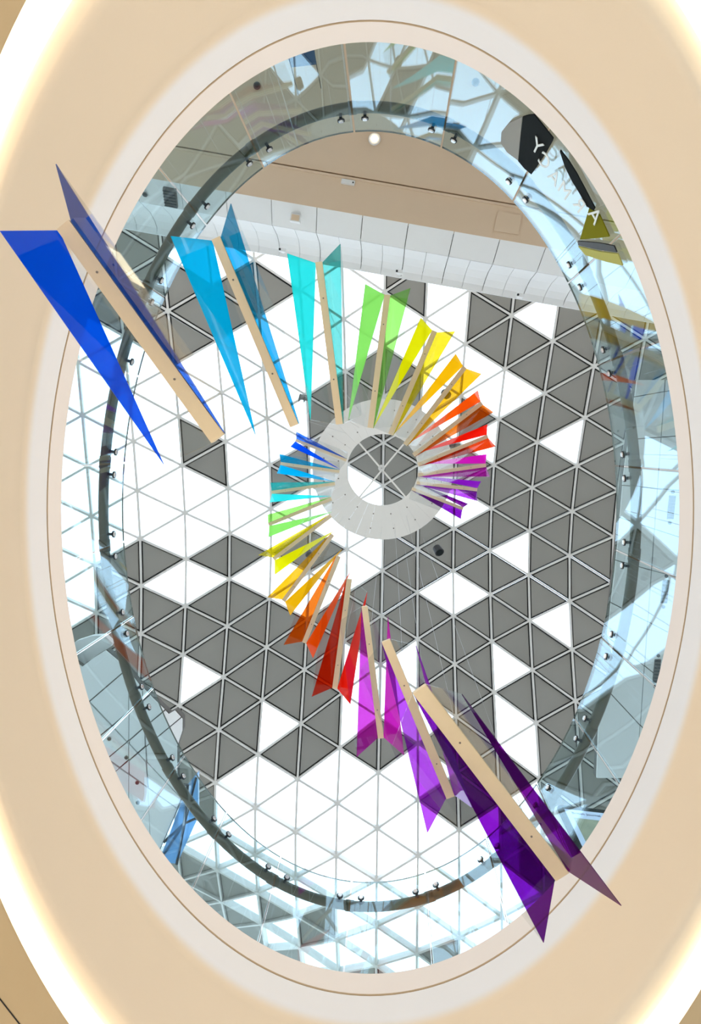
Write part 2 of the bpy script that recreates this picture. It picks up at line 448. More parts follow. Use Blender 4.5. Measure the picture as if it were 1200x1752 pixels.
# ------------------------------------------------------------------ roof: triangulated shell of glass and grey panels
ROOF_NODES = {
-9:"12.26,7.28,18.38 12.24,5.72,18.47 12.22,4.14,18.56 12.22,2.55,18.66 12.22,0.96,18.78 12.22,-0.64,18.92 12.21,-2.24,19.05 12.22,-3.85,19.17 12.23,-5.45,19.27 12.26,-7.03,19.35 12.32,-8.59,19.45 12.42,-10.12,19.61 12.56,-11.64,19.87 12.71,-13.14,20.24 12.86,-14.62,20.71 12.99,-16.08,21.26 13.11,-17.52,21.88 13.18,-18.94,22.55",
-8:"10.93,8.09,18.53 10.91,6.53,18.67 10.89,4.95,18.80 10.88,3.36,18.93 10.88,1.77,19.08 10.88,0.17,19.23 10.88,-1.42,19.38 10.88,-3.01,19.51 10.88,-4.61,19.59 10.90,-6.20,19.62 10.95,-7.78,19.63 11.03,-9.36,19.67 11.13,-10.92,19.80 11.25,-12.47,20.07 11.37,-13.97,20.48 11.48,-15.45,21.00 11.57,-16.90,21.60 11.63,-18.31,22.27",
-7:"9.60,7.35,18.84 9.57,5.77,19.01 9.54,4.17,19.19 9.52,2.57,19.37 9.52,0.98,19.54 9.52,-0.61,19.71 9.52,-2.20,19.86 9.52,-3.78,19.96 9.54,-5.37,19.98 9.58,-6.97,19.92 9.64,-8.57,19.83 9.71,-10.17,19.81 9.81,-11.75,19.94 9.91,-13.30,20.25 9.99,-14.81,20.70 10.06,-16.27,21.28 10.11,-17.69,21.94 10.11,-19.08,22.66",
-6:"8.28,8.17,18.99 8.25,6.58,19.21 8.21,4.98,19.43 8.17,3.38,19.65 8.15,1.78,19.86 8.14,0.18,20.06 8.14,-1.40,20.24 8.15,-2.98,20.37 8.18,-4.55,20.41 8.21,-6.15,20.32 8.26,-7.75,20.12 8.32,-9.37,19.93 8.40,-11.00,19.89 8.48,-12.60,20.04 8.54,-14.14,20.40 8.59,-15.63,20.92 8.62,-17.07,21.56 8.61,-18.47,22.25",
-5:"6.95,7.40,19.41 6.90,5.79,19.65 6.85,4.17,19.91 6.80,2.56,20.16 6.77,0.97,20.39 6.76,-0.60,20.60 6.77,-2.17,20.78 6.80,-3.73,20.87 6.84,-5.31,20.80 6.89,-6.92,20.57 6.95,-8.55,20.23 7.01,-10.19,19.95 7.08,-11.84,19.90 7.13,-13.44,20.10 7.16,-14.97,20.53 7.18,-16.44,21.11 7.17,-17.87,21.79 7.11,-19.25,22.56",
-4:"5.65,8.22,19.59 5.60,6.60,19.87 5.54,4.97,20.16 5.48,3.34,20.43 5.43,1.74,20.69 5.40,0.18,20.95 5.40,-1.37,21.18 5.42,-2.91,21.33 5.46,-4.48,21.32 5.51,-6.07,21.10 5.57,-7.71,20.71 5.64,-9.36,20.25 5.70,-11.02,19.92 5.74,-12.66,19.87 5.77,-14.25,20.14 5.77,-15.78,20.64 5.76,-17.26,21.26 5.73,-18.70,21.95",
-3:"4.29,7.41,20.07 4.24,5.78,20.38 4.17,4.13,20.68 4.11,2.51,20.96 4.07,0.94,21.26 4.06,-0.59,21.55 4.08,-2.11,21.78 4.11,-3.65,21.85 4.15,-5.23,21.68 4.20,-6.84,21.29 4.27,-8.51,20.77 4.33,-10.18,20.24 4.37,-11.83,19.88 4.40,-13.47,19.88 4.41,-15.06,20.19 4.40,-16.60,20.70 4.38,-18.10,21.32 4.33,-19.53,21.99",
-2:"2.96,8.23,20.26 2.92,6.60,20.55 2.87,4.95,20.87 2.82,3.30,21.20 2.78,1.71,21.53 2.77,0.17,21.89 2.78,-1.34,22.21 2.80,-2.86,22.37 2.82,-4.41,22.27 2.86,-6.00,21.91 2.91,-7.64,21.39 2.96,-9.31,20.79 3.01,-10.98,20.22 3.04,-12.62,19.88 3.06,-14.26,19.91 3.07,-15.87,20.22 3.05,-17.42,20.70 3.02,-18.93,21.25",
-1:"1.57,7.42,20.64 1.56,5.79,20.99 1.53,4.13,21.36 1.51,2.51,21.74 1.51,0.94,22.14 1.51,-0.60,22.56 1.52,-2.12,22.84 1.53,-3.66,22.85 1.55,-5.22,22.55 1.58,-6.81,22.03 1.61,-8.45,21.41 1.64,-10.11,20.76 1.68,-11.77,20.20 1.70,-13.42,19.90 1.72,-15.06,19.93 1.72,-16.66,20.21 1.71,-18.23,20.62 1.70,-19.75,21.07",
0:"0.20,8.25,20.68 0.20,6.63,21.00 0.21,4.99,21.40 0.22,3.34,21.83 0.23,1.73,22.27 0.24,0.16,22.74 0.25,-1.38,23.15 0.25,-2.93,23.34 0.26,-4.48,23.15 0.27,-6.03,22.65 0.29,-7.63,22.02 0.31,-9.26,21.34 0.33,-10.91,20.68 0.35,-12.56,20.13 0.36,-14.21,19.87 0.37,-15.85,19.90 0.37,-17.46,20.12 0.35,-19.04,20.43",
1:"-1.20,7.46,20.92 -1.17,5.84,21.32 -1.13,4.19,21.75 -1.08,2.55,22.22 -1.05,0.95,22.71 -1.04,-0.62,23.21 -1.04,-2.19,23.58 -1.04,-3.75,23.61 -1.03,-5.29,23.21 -1.02,-6.84,22.57 -1.01,-8.44,21.86 -1.01,-10.07,21.15 -1.00,-11.72,20.49 -0.99,-13.36,19.99 -0.98,-15.01,19.76 -0.98,-16.65,19.77 -1.00,-18.26,19.91 -0.99,-19.82,20.10",
2:"-2.63,8.27,20.78 -2.60,6.68,21.14 -2.54,5.05,21.55 -2.47,3.40,22.01 -2.40,1.75,22.49 -2.36,0.16,23.00 -2.35,-1.42,23.47 -2.36,-2.99,23.74 -2.35,-4.55,23.57 -2.33,-6.08,23.00 -2.33,-7.65,22.30 -2.33,-9.26,21.56 -2.34,-10.90,20.84 -2.34,-12.54,20.20 -2.33,-14.17,19.75 -2.33,-15.82,19.55 -2.34,-17.45,19.52 -2.36,-19.07,19.59",
3:"-4.05,7.48,20.89 -4.00,5.89,21.29 -3.92,4.26,21.72 -3.82,2.60,22.18 -3.73,0.96,22.66 -3.68,-0.63,23.13 -3.68,-2.21,23.51 -3.68,-3.78,23.60 -3.67,-5.33,23.24 -3.66,-6.89,22.61 -3.66,-8.48,21.89 -3.67,-10.10,21.14 -3.68,-11.73,20.43 -3.67,-13.36,19.85 -3.67,-15.00,19.47 -3.68,-16.64,19.28 -3.69,-18.28,19.22 -3.69,-19.88,19.17",
4:"-5.52,8.24,20.63 -5.46,6.68,21.00 -5.38,5.08,21.38 -5.28,3.45,21.82 -5.17,1.80,22.28 -5.08,0.17,22.72 -5.03,-1.43,23.11 -5.03,-3.01,23.34 -5.02,-4.59,23.23 -5.01,-6.15,22.77 -5.00,-7.74,22.12 -5.01,-9.34,21.40 -5.01,-10.94,20.67 -5.00,-12.56,20.01 -5.00,-14.21,19.54 -5.00,-15.86,19.22 -5.01,-17.50,19.01 -5.02,-19.12,18.88",
5:"-6.92,7.44,20.72 -6.84,5.87,21.08 -6.75,4.27,21.46 -6.65,2.64,21.89 -6.54,0.99,22.31 -6.45,-0.64,22.69 -6.41,-2.25,22.96 -6.39,-3.84,23.02 -6.38,-5.43,22.77 -6.37,-7.02,22.25 -6.36,-8.61,21.60 -6.35,-10.21,20.91 -6.33,-11.82,20.25 -6.32,-13.45,19.69 -6.32,-15.10,19.27 -6.32,-16.74,18.96 -6.33,-18.37,18.73 -6.32,-19.96,18.51",
6:"-8.37,8.15,20.47 -8.29,6.62,20.82 -8.20,5.05,21.16 -8.10,3.44,21.52 -8.00,1.81,21.92 -7.90,0.16,22.29 -7.83,-1.48,22.57 -7.79,-3.10,22.71 -7.76,-4.71,22.62 -7.74,-6.31,22.28 -7.72,-7.91,21.76 -7.70,-9.50,21.12 -7.68,-11.11,20.49 -7.66,-12.72,19.90 -7.64,-14.35,19.41 -7.63,-15.99,19.02 -7.63,-17.62,18.70 -7.62,-19.24,18.44",
7:"-9.74,7.34,20.59 -9.65,5.81,20.91 -9.55,4.23,21.24 -9.45,2.61,21.59 -9.35,0.96,21.93 -9.26,-0.69,22.21 -9.19,-2.34,22.40 -9.15,-3.97,22.41 -9.11,-5.60,22.21 -9.08,-7.21,21.83 -9.06,-8.82,21.30 -9.02,-10.42,20.72 -8.99,-12.02,20.14 -8.97,-13.63,19.61 -8.94,-15.25,19.15 -8.93,-16.88,18.77 -8.92,-18.51,18.44 -8.90,-20.13,18.15",
8:"-11.17,8.04,20.40 -11.08,6.53,20.69 -10.98,4.98,21.00 -10.88,3.39,21.31 -10.78,1.77,21.62 -10.69,0.11,21.90 -10.61,-1.56,22.11 -10.54,-3.23,22.19 -10.49,-4.89,22.11 -10.45,-6.53,21.85 -10.41,-8.14,21.43 -10.37,-9.74,20.92 -10.33,-11.33,20.37 -10.29,-12.91,19.83 -10.26,-14.52,19.33 -10.23,-16.13,18.89 -10.21,-17.76,18.51 -10.18,-19.39,18.16"}

NODE = {}
for c, s in ROOF_NODES.items():
    r0 = -10 if c % 2 == 0 else -9
    for i, q in enumerate(s.split()):
        x, y, z = map(float, q.split(','))
        NODE[(c, r0 + 2 * i)] = Vector((x, y, z + EYE))

def rset(*a):
    out = set()
    for q in a:
        if isinstance(q, tuple):
            out |= set(range(q[0], q[1] + 1))
        else:
            out.add(q)
    return out

GREY = {   # strip between lattice columns c and c+1: rows of grey (opaque) panels
    0: rset((-9, -6), (-3, 9), 13, 23), 1: rset(-9, -8, 1, 2, 4, 5, 6, (8, 11), 13, 15, 21),
    2: rset((-9, -4), -1, 1, 2, 4, 5, 6, (8, 15)), 3: rset((-9, -6), -4, -3, (-1, 4), (6, 9), 11, 14, 16, 17),
    4: rset((-9, -1), (1, 7), (9, 15), 17, 19), 5: rset((-9, 17), 20), 6: rset((-9, 4), (6, 16)), 7: rset((-9, 14)),
    -1: rset(-3, -2, -1, 0, 1, 7, 8, 9, 13, 23), -2: rset(-2, -1, 0, 5, (8, 13), 20, 21),
    -3: rset(-6, 1, 2, 5, (8, 11), 13, 20, 23), -4: rset(-9, -6, -5, 5, (7, 13), 19, 21, 22, 24),
    -5: rset(-9, -8, -6, -5, -4, 0, 1, 5, 7, 8, 9, 11, 12, 13, 14, 15, (18, 24)), -6: rset((-9, -4), 5, (7, 15), (18, 24)),
    -7: rset((-9, -5), (5, 16), (19, 24)), -8: rset((-9, -5), (8, 16), 20, 22), -9: rset((-9, -5), (9, 15))}

roof = struct(empty('roof'), 'curved roof of triangular glass panes and grey panels on a steel lattice')
ctr = Vector((0, -3, 0))
def tri_nodes(c, r):
    if (c + r) % 2:
        return [(c, r - 1), (c, r + 1), (c + 1, r)]
    return [(c, r), (c + 1, r - 1), (c + 1, r + 1)]

def inset(pts, d):
    """Shift the sides of a triangle inward by d."""
    a, b, c_ = pts
    la, lb, lc = (b - c_).length, (a - c_).length, (a - b).length
    inc = (a * la + b * lb + c_ * lc) / (la + lb + lc)
    s = (la + lb + lc) / 2
    rin = math.sqrt(max(1e-6, (s - la) * (s - lb) * (s - lc) / s))
    k = 1 - d / rin
    return [inc + (p - inc) * k for p in pts]

def on_view(p):
    q = ROT.transposed() @ (p - Vector((0, 0, EYE)))
    return (PPX + F * q.x / -q.z, PPY - F * q.y / -q.z)

ntri = [0, 0]
for c in range(-9, 8):
    for r in range(-9, 25):
        ks = tri_nodes(c, r)
        if not all(k in NODE for k in ks):
            continue
        p = [NODE[k] for k in ks]
        n = (p[1] - p[0]).cross(p[2] - p[0]).normalized()
        if n.z < 0:
            n = -n
            p = [p[0], p[2], p[1]]
        if r in GREY.get(c, ()):
            o_ = inset(p, 0.035)
            i_ = inset(p, 0.068)
            j_ = inset(p, 0.080)
            V = [q + n * .10 for q in o_] + [q + n * .10 for q in i_] + [q + n * .045 for q in j_] + [q + n * .16 for q in o_]
            Fc, mi = [], []
            for k in range(3):
                l = (k + 1) % 3
                Fc += [(l, k, 3 + k, 3 + l), (3 + l, 3 + k, 6 + k, 6 + l), (k, l, 9 + l, 9 + k)]
                mi += [1, 0, 1]
            Fc += [(8, 7, 6), (9, 10, 11)]
            mi += [0, 1]
            mesh('roof_panel', V, Fc, [M_PANEL, M_GASKET], roof, False, mi)
            ntri[0] += 1
        else:
            V, Fc = prism([q + n * .12 for q in inset(p, 0.03)], .03, n)
            mesh('glass_pane', V, Fc, M_PANE, roof)
            ntri[1] += 1

def vnormal(k):
    c, r = k
    acc = Vector((0, 0, 0))
    nb = [(c, r + 2), (c + 1, r + 1), (c + 1, r - 1), (c, r - 2), (c - 1, r - 1), (c - 1, r + 1)]
    for i in range(6):
        a, b = nb[i], nb[(i + 1) % 6]
        if a in NODE and b in NODE:
            q = (NODE[a] - NODE[k]).cross(NODE[b] - NODE[k])
            acc += q if q.z > 0 else -q
    return acc.normalized() if acc.length else Vector((0, 0, 1))
VN = {k: vnormal(k) for k in NODE}

def lattice_line(ks, w=0.068, h=0.24):
    parts = []
    for a, b in zip(ks, ks[1:]):
        n = (VN[a] + VN[b]).normalized()
        pa, pb = NODE[a], NODE[b]
        parts.append(box_between(pa - n * .03, pb - n * .03, (pb - pa).cross(n), w, n, h))
    V, Fc = join(parts)
    mesh('glazing_bar', V, Fc, M_BAR, roof)

starts = set()
for d in ((0, 2), (1, 1), (1, -1)):
    for k in sorted(NODE):
        if (k[0] - d[0], k[1] - d[1]) not in NODE:
            ks = [k]
            while (ks[-1][0] + d[0], ks[-1][1] + d[1]) in NODE:
                ks.append((ks[-1][0] + d[0], ks[-1][1] + d[1]))
            if len(ks) > 1:
                lattice_line(ks)
for k in sorted(NODE):
    V, Fc = disc(NODE[k] - VN[k] * .045, VN[k], .085, .06, 8)
    mesh('lattice_node', V, Fc, M_BAR, roof)

# ------------------------------------------------------------------ glass balustrade of the upper walkway
Z_G, Z_R = 8.0, 7.70
seam_px = [(437, 250), (605, 197), (765, 213), (893, 320), (990, 470), (1046, 615), (1083, 793), (1084, 945), (1056, 1103),
           (1005, 1246), (935, 1360), (846, 1465), (734, 1526), (600, 1541), (470, 1500), (373, 1415), (300, 1308), (240, 1191),
           (203, 1064), (183, 930), (185, 788), (212, 633), (258, 490), (330, 352)]
seam_t = [math.atan2((y - 867) / 672.0, (x - 633) / 448.0) for x, y in seam_px]
for i in range(1, len(seam_t)):
    while seam_t[i] < seam_t[i - 1]:
        seam_t[i] += 2 * math.pi

def gpt(t, z=Z_G, out=0.0):
    p = U(633 + 422 * math.cos(t), 867 + 642 * math.sin(t), Z_G)
    if out:
        e = 1e-3
        d = U(633 + 422 * math.cos(t + e), 867 + 642 * math.sin(t + e), Z_G) - p
        nrm = Vector((-d.y, d.x, 0)).normalized()
        c0 = U(633, 867, Z_G)
        if nrm.dot(Vector((p.x - c0.x, p.y - c0.y, 0))) < 0:
            nrm = -nrm
        p = p + nrm * out
    return Vector((p.x, p.y, EYE + z))

bal = tag(empty('glass_balustrade'), 'curved glass balustrade with bronze handrail round the oval opening', 'balustrade')
NP = len(seam_t)
panels = []
for i in range(NP):
    t0 = seam_t[i]
    t1 = seam_t[(i + 1) % NP]
    while t1 < t0:
        t1 += 2 * math.pi
    L = (gpt(t1) - gpt(t0)).length
    g = .011 * (t1 - t0) / L
    t0 += g
    t1 -= g
    n = 7
    zb = Z_LIP + .145
    V, Fc, sm = [], [], []
    for off in (0.0, .019):                 # the two faces, each with its own vertices
        o = len(V)
        for k in range(n + 1):
            t = t0 + (t1 - t0) * k / n
            V += [gpt(t, zb, off), gpt(t, Z_G, off)]
        for k in range(n):
            a = o + 2 * k
            Fc.append((a, a + 2, a + 3, a + 1) if off else (a, a + 1, a + 3, a + 2))
            sm.append(True)
    h = 2 * (n + 1)
    V += [v.copy() for v in V]              # the four narrow edges
    q = 2 * h
    for k in range(n):
        a, c_ = q + 2 * k, q + h + 2 * k
        Fc += [(a, a + 2, c_ + 2, c_), (a + 1, c_ + 1, c_ + 3, a + 3)]
        sm += [False, False]
    for k in (0, n):
        a, c_ = q + 2 * k, q + h + 2 * k
        Fc.append((a, c_, c_ + 1, a + 1))
        sm.append(False)
    pn = mesh('glass_panel', V, Fc, [M_BALGLASS, M_GLASSEDGE], bal, False, [0 if s_ else 1 for s_ in sm])
    for e, s_ in zip(pn.data.polygons, sm):
        e.use_smooth = s_
    for tt in (t0 + .13 * (t1 - t0) / L, t1 - .13 * (t1 - t0) / L):
        p = gpt(tt, Z_R - .02)
        o = gpt(tt, Z_R - .02, .1) - p
        on = o.normalized()
        mesh('bolt', *disc(p - on * .016, on, .042, .016, 16), M_DARK, pn)
        mesh('bolt_cap', *disc(p - on * .026, on, .026, .012, 16, .032), M_CHROME, pn)
        mesh('standoff', *disc(p + on * .019, on, .018, .05, 8), M_DARK, pn)
rail_path = [gpt(2 * math.pi * k / 180, Z_R, .125) for k in range(180)]
V, Fc = tube(rail_path, .062, 10, True)
mesh('handrail', V, Fc, M_RAIL, bal, True)
for t in seam_t:
    e = .03
    V, Fc = tube([gpt(t - e * .5, Z_R, .125), gpt(t + e * .5, Z_R, .125)], .070, 10)
    mesh('rail_bracket', V, Fc, M_RAIL, bal, True)

# ------------------------------------------------------------------ upper-level bulkhead across the top of the opening
Adir = (U(938, 424, 11.0) - U(400, 330, 11.0)).normalized()       # runs to the right of the photo
Nout = Vector((-Adir.y, Adir.x, 0))
if Nout.y < 0:
    Nout = -Nout                                                   # away from the atrium (photo up)
def hline(u0, v0, slope, z):
    return U(640, v0 + slope * (640 - u0), z)
orig = hline(400, 330, .175, 11.0)
def at(p, s):
    """Slide p along the bulkhead so that its station along Adir is s."""
    return p + Adir * (s - (p - orig).dot(Adir))
L_G = hline(457, 276, .182, 11.0)
L_A = orig
L_B = hline(407, 377, .166, 11.35)
prof_px = [(0.0, 11.35), (.30, 11.85), (.55, 12.1), (.78, 12.25), (1.0, 12.30)]
prof = []
for f_, z_ in prof_px:
    prof.append(hline(400, (377 - 7 * .166) * (1 - f_) + (430 - 30 * .178) * f_, .166 * (1 - f_) + .178 * f_, z_))
S0, S1 = -8.0, 8.2
def clampS(p):
    return p
soff = struct(empty('ceiling_upper'), 'flat beige soffit of the upper level with a dark slot along it')
def soffit_part(name, pa, pb, z_add, thick, mat):
    v, f = prism([at(pa, S0), at(pa, S1), at(pb, S1), at(pb, S0)], thick, Vector((0, 0, 1)))
    return mesh(name, v, f, mat, soff)
gapw = Nout * .03
soffit_part('soffit_board', L_A, L_G - gapw, 0, .12, M_SOFFIT)
soffit_part('soffit_board', L_G + gapw * .6, L_G + Nout * 7.3, 0, .12, M_SOFFIT)
up5 = Vector((0, 0, .09))
soffit_part('slot_back', L_G - gapw * 1.6 + up5, L_G + gapw * 1.6 + up5, 0, .1, M_GAP)
V, Fc = box_between(at(L_G - gapw * .95 - Vector((0, 0, .02)), S0), at(L_G - gapw * .95 - Vector((0, 0, .02)), S1), Nout, .035, Vector((0, 0, 1)), .06)
mesh('slot_edge', V, Fc, M_SOFFIT, soff)

bulk = struct(empty('wall_upper'), 'white panelled bulkhead with a curved lower edge below the roof')
# dark backing, then separate panels in front with open joints
def strip(lines, s0, s1, thick):
    V = [at(p, s) for p in lines for s in (s0, s1)]
    n = len(lines)
    offs = []
    for i in range(n):
        a = lines[max(i - 1, 0)]
        b = lines[min(i + 1, n - 1)]
        t = (at(b, 0) - at(a, 0)).normalized()
        nn = t.cross(Adir).normalized()
        if nn.dot(-Nout) < 0 and nn.z > 0:
            nn = -nn
        if nn.dot(-Nout - Vector((0, 0, .6))) < 0:
            nn = -nn
        offs.append(nn)
    V += [at(p, s) - offs[i] * thick for i, p in enumerate(lines) for s in (s0, s1)]
    m = 2 * n
    Fc = []
    for i in range(n - 1):
        a = 2 * i
        Fc += [(a, a + 1, a + 3, a + 2), (m + a, m + a + 2, m + a + 3, m + a + 1), (a, a + 2, m + a + 2, m + a), (a + 1, m + a + 1, m + a + 3, a + 3)]
    Fc += [(0, m, m + 1, 1), (m - 2, m - 1, 2 * m - 1, 2 * m - 2)]
    return V, Fc
def shift(lines, d):
    return [p + d for p in lines]
deep = Nout * .09 + Vector((0, 0, .06))
V, Fc = strip(shift([L_A] + prof, deep), S0, S1, .05)
mesh('backing', V, Fc, M_GAP, bulk)
jo = [(U(777 + 78.3 * k, 399 + .175 * 78.3 * k, 11.0) - orig).dot(Adir) for k in range(-12, 9)]
jg = .006
for a, b in zip(jo, jo[1:]):
    if b < S0 or a > S1:
        continue
    V, Fc = strip([L_A, L_B], a + jg, b - jg, .05)
    mesh('fascia_panel', V, Fc, M_FASCIA, bulk)
    h = (a + b) / 2
    pr = [prof[0] + Vector((0, 0, .035))] + prof[1:]
    for q0, q1, g0, g1 in ((a, h, jg, .003), (h, b, .003, jg)):
        V, Fc = strip(pr, q0 + g0, q1 - g1, .05)
        mesh('curved_panel', V, Fc, M_FASCIA, bulk, False)
top = prof[-1]
v, f = prism([at(top + Nout * .03, S0), at(top + Nout * .03, S1), at(top + Nout * 3.0 + Vector((0, 0, .6)), S1), at(top + Nout * 3.0 + Vector((0, 0, .6)), S0)], .15, Vector((0, 0, 1)))
mesh('parapet_top', v, f, M_FASCIA, bulk)

def thing_mesh(name, parts, label, cat, group=None):
    """parts: list of (part name, verts, faces, material); the first is the thing itself when alone."""
    if len(parts) == 1:
        o = mesh(name, parts[0][1], parts[0][2], parts[0][3])
    else:
        o = empty(name)
        for pn_, v_, f_, m_ in parts:
            mesh(pn_, v_, f_, m_, o)
    return tag(o, label, cat, group)

DOWN = Vector((0, 0, -1))
# fittings on soffit and bulkhead
p = U(641, 238, 10.97)
thing_mesh('ceiling_downlight', [('housing', *disc(p, DOWN, .10, .02, 16, .085), M_FASCIA), ('bulb', *disc(p + DOWN * .02, DOWN, .055, .03, 12, .03), M_BULB)],
           'lit warm ceiling downlight in the beige soffit', 'lamp')
def boxat(c, sx, sy, sz):
    a = Adir * (sx / 2)
    b = Nout * (sy / 2)
    z = Vector((0, 0, -sz))
    return prism([c - a - b, c + a - b, c + a + b, c - a + b], sz, DOWN)
p = U(596, 313, 10.99)
thing_mesh('emergency_light', [('body', *boxat(p, .22, .07, .05), M_FASCIA), ('indicator', *disc(p + Adir * .085 + DOWN * .05, DOWN, .012, .01, 8), M_DARK)],
           'small white emergency light fixed under the beige soffit', 'lamp')
p = U(507, 376, 11.17)
thing_mesh('wall_speaker', [('body', *boxat(p, .17, .12, .10), M_FASCIA), ('grille', *boxat(p + DOWN * .10, .13, .09, .01), M_SOFFIT)],
           'small square white speaker on the panelled bulkhead', 'speaker')
for k, (u, v_) in enumerate(((485, 431), (683, 468), (888, 508))):
    p = U(u, v_, 12.05)
    c0 = empty('security_camera')
    mesh('bracket', *boxat(p, .05, .05, .08), M_FASCIA, c0)
    mesh('camera_body', *boxat(p + DOWN * .08, .13, .06, .06), M_FASCIA, c0)
    mesh('lens', *disc(p + DOWN * .14 - Adir * .04, DOWN, .02, .012, 10), M_DARK, c0)
    tag(c0, ('white camera on the bulkhead edge beside the sky blue dart', 'white camera on the bulkhead edge above the lime green dart',
             'white camera on the bulkhead edge above the grey panels')[k], 'camera', 'cameras along the bulkhead')
p = U(292, 337, 11.22)
a_ = [U(280, 319, 11.08), U(302, 323, 11.08), U(305, 354, 11.33), U(284, 350, 11.33)]
v, f = prism([q - Nout * .04 + DOWN * .03 for q in a_], .05, (Nout + Vector((0, 0, .6))).normalized())
ven = empty('air_vent')
mesh('frame', v, f, M_GAP, ven)
for k in range(6):
    t = (k + .5) / 6
    l_ = a_[0].lerp(a_[3], t) - Nout * .055 + DOWN * .04
    r_ = a_[1].lerp(a_[2], t) - Nout * .055 + DOWN * .04
    V, Fc = box_between(l_, r_, Nout, .012, Vector((0, 0, 1)), .02)
    mesh('slat', V, Fc, M_DARK, ven)
tag(ven, 'dark rectangular air vent in the bulkhead behind the glass', 'vent')
p = U(249, 327, 11.2)
thing_mesh('round_speaker', [('rim', *disc(p - Nout * .05, -Nout + DOWN * .5, .045, .02, 12), M_GAP), ('cone', *disc(p - Nout * .07 + DOWN * .01, -Nout + DOWN * .5, .03, .012, 12), M_DARK)],
           'small round black fitting beside the air vent', 'speaker')
for k, (u, v_) in enumerate(((440, 147), (814, 141))):
    p = U(u, v_, 10.98)
    thing_mesh('recessed_spotlight', [('rim', *disc(p, DOWN, .06, .015, 14), M_GAP), ('lens', *disc(p + DOWN * .012, DOWN, .038, .01, 12), M_DARK)],
               ('unlit black recessed spotlight behind glass, upper left of the opening', 'unlit black recessed spotlight behind glass, top right of the opening')[k],
               'lamp', 'unlit recessed spotlights')
# access hatch lines in the soffit
hq = [U(852, 362, 10.995), U(893, 369, 10.995), U(887, 402, 10.995), U(845, 395, 10.995)]
V, Fc = prism([q + DOWN * .006 for q in hq], .012, DOWN)
mesh('access_hatch', V, Fc, M_SOFFIT, soff)

# ------------------------------------------------------------------ white bulkhead at lower left, seen through the glass
ZB = 10.5
def poly_panels(pxs, z, cuts, gap, thick, name, mat, parent):
    bm = bmesh.new()
    vs = [bm.verts.new(U(u, v_, z)) for u, v_ in pxs]
    bm.faces.new(vs)
    for (u0, v0), (u1, v1) in cuts:
        a, b = U(u0, v0, z), U(u1, v1, z)
        nrm = (b - a).cross(Vector((0, 0, 1)))
        bmesh.ops.bisect_plane(bm, geom=bm.verts[:] + bm.edges[:] + bm.faces[:], plane_co=a, plane_no=nrm)
    for fc in list(bm.faces):
        pts = [v_.co.copy() for v_ in fc.verts]
        c0 = sum(pts, Vector()) / len(pts)
        q = []
        for p_ in pts:
            d = c0 - p_
            q.append(p_ + d * min(.4, gap / max(d.length, 1e-4)))
        V, Fc = prism(q, thick, DOWN)
        mesh(name, V, Fc, mat, parent)
    bm.free()
lb = struct(empty('wall_bulkhead'), 'white panelled bulkhead of the upper level at lower left behind the glass')
main_px = [(183, 1111), (216, 1140), (238, 1168), (290, 1220), (301, 1214), (313, 1228), (313, 1248), (304, 1275), (304, 1345), (320, 1347),
           (262, 1480), (150, 1480), (60, 1250), (80, 1100), (140, 1141), (163, 1123)]
core = [U(u, v_, ZB) for u, v_ in main_px]
V, Fc = prism(core, .12, Vector((0, 0, 1)))
mesh('core', V, Fc, M_GAP, lb)
cuts = [((157, 1197), (214, 1148)), ((194, 1240), (276, 1172)), ((219, 1268), (300, 1200)), ((205, 1313), (304, 1232)), ((157, 1202), (237, 1286)),
        ((183, 1295), (210, 1314)), ((222, 1350), (222, 1330)), ((254, 1340), (258, 1415))]
poly_panels(main_px, ZB - .01, cuts, .018, .04, 'soffit_panel', M_FASCIA, lb)
ledge_px = [(130, 1097), (156, 1088.5), (178.5, 1087), (193, 1100.5), (187, 1108), (163, 1123), (138.5, 1140), (90, 1140)]
V, Fc = prism([U(u, v_, ZB + .25) for u, v_ in ledge_px], .12, Vector((0, 0, 1)))
mesh('ledge', V, Fc, M_FASCIA, lb)
for k, (u, v_) in enumerate(((187, 1264), (216.5, 1296), (235, 1339), (236, 1373))):
    p = U(u, v_, ZB - .055)
    lamp_ = empty('recessed_downlight')
    mesh('rim', *disc(p, DOWN, .035, .012, 12), M_GAP, lamp_)
    mesh('lens', *disc(p + DOWN * .012, DOWN, .022, .008, 10), M_DARK, lamp_)
    tag(lamp_, 'small dark downlight in white soffit, %s' % ('first of four from the top', 'second of four from the top', 'third of four from the top', 'lowest of four')[k], 'lamp', 'small downlights in the white soffit')
# blue mirror-glass wedge beside it
wg = empty('mirror_glass_wedge')
A_, B_, C_, D_, E_ = U(322, 1342, 10.45), U(339, 1322, 10.9), U(339, 1398, 10.9), U(303, 1478, 10.45), U(272, 1474, 10.35)
V, Fc = prism([A_, B_, C_, D_, E_], .08, Vector((0, 0, 1)))
mesh('mirror_pane', V, Fc, M_MIRROR, wg)
X_ = (U(316, 1408, 10.62))
for q in (A_, C_, D_, E_, U(336, 1330, 10.8), U(281, 1440, 10.42)):
    V, Fc = box_between(X_ + DOWN * .03, q + DOWN * .03, (q - X_).cross(DOWN), .045, Vector((0, 0, 1)), .03)
    mesh('glazing_bar', V, Fc, M_DARK, wg)
tag(wg, 'blue mirror glass wedge with dark crossed bars beside the white bulkhead', 'window')

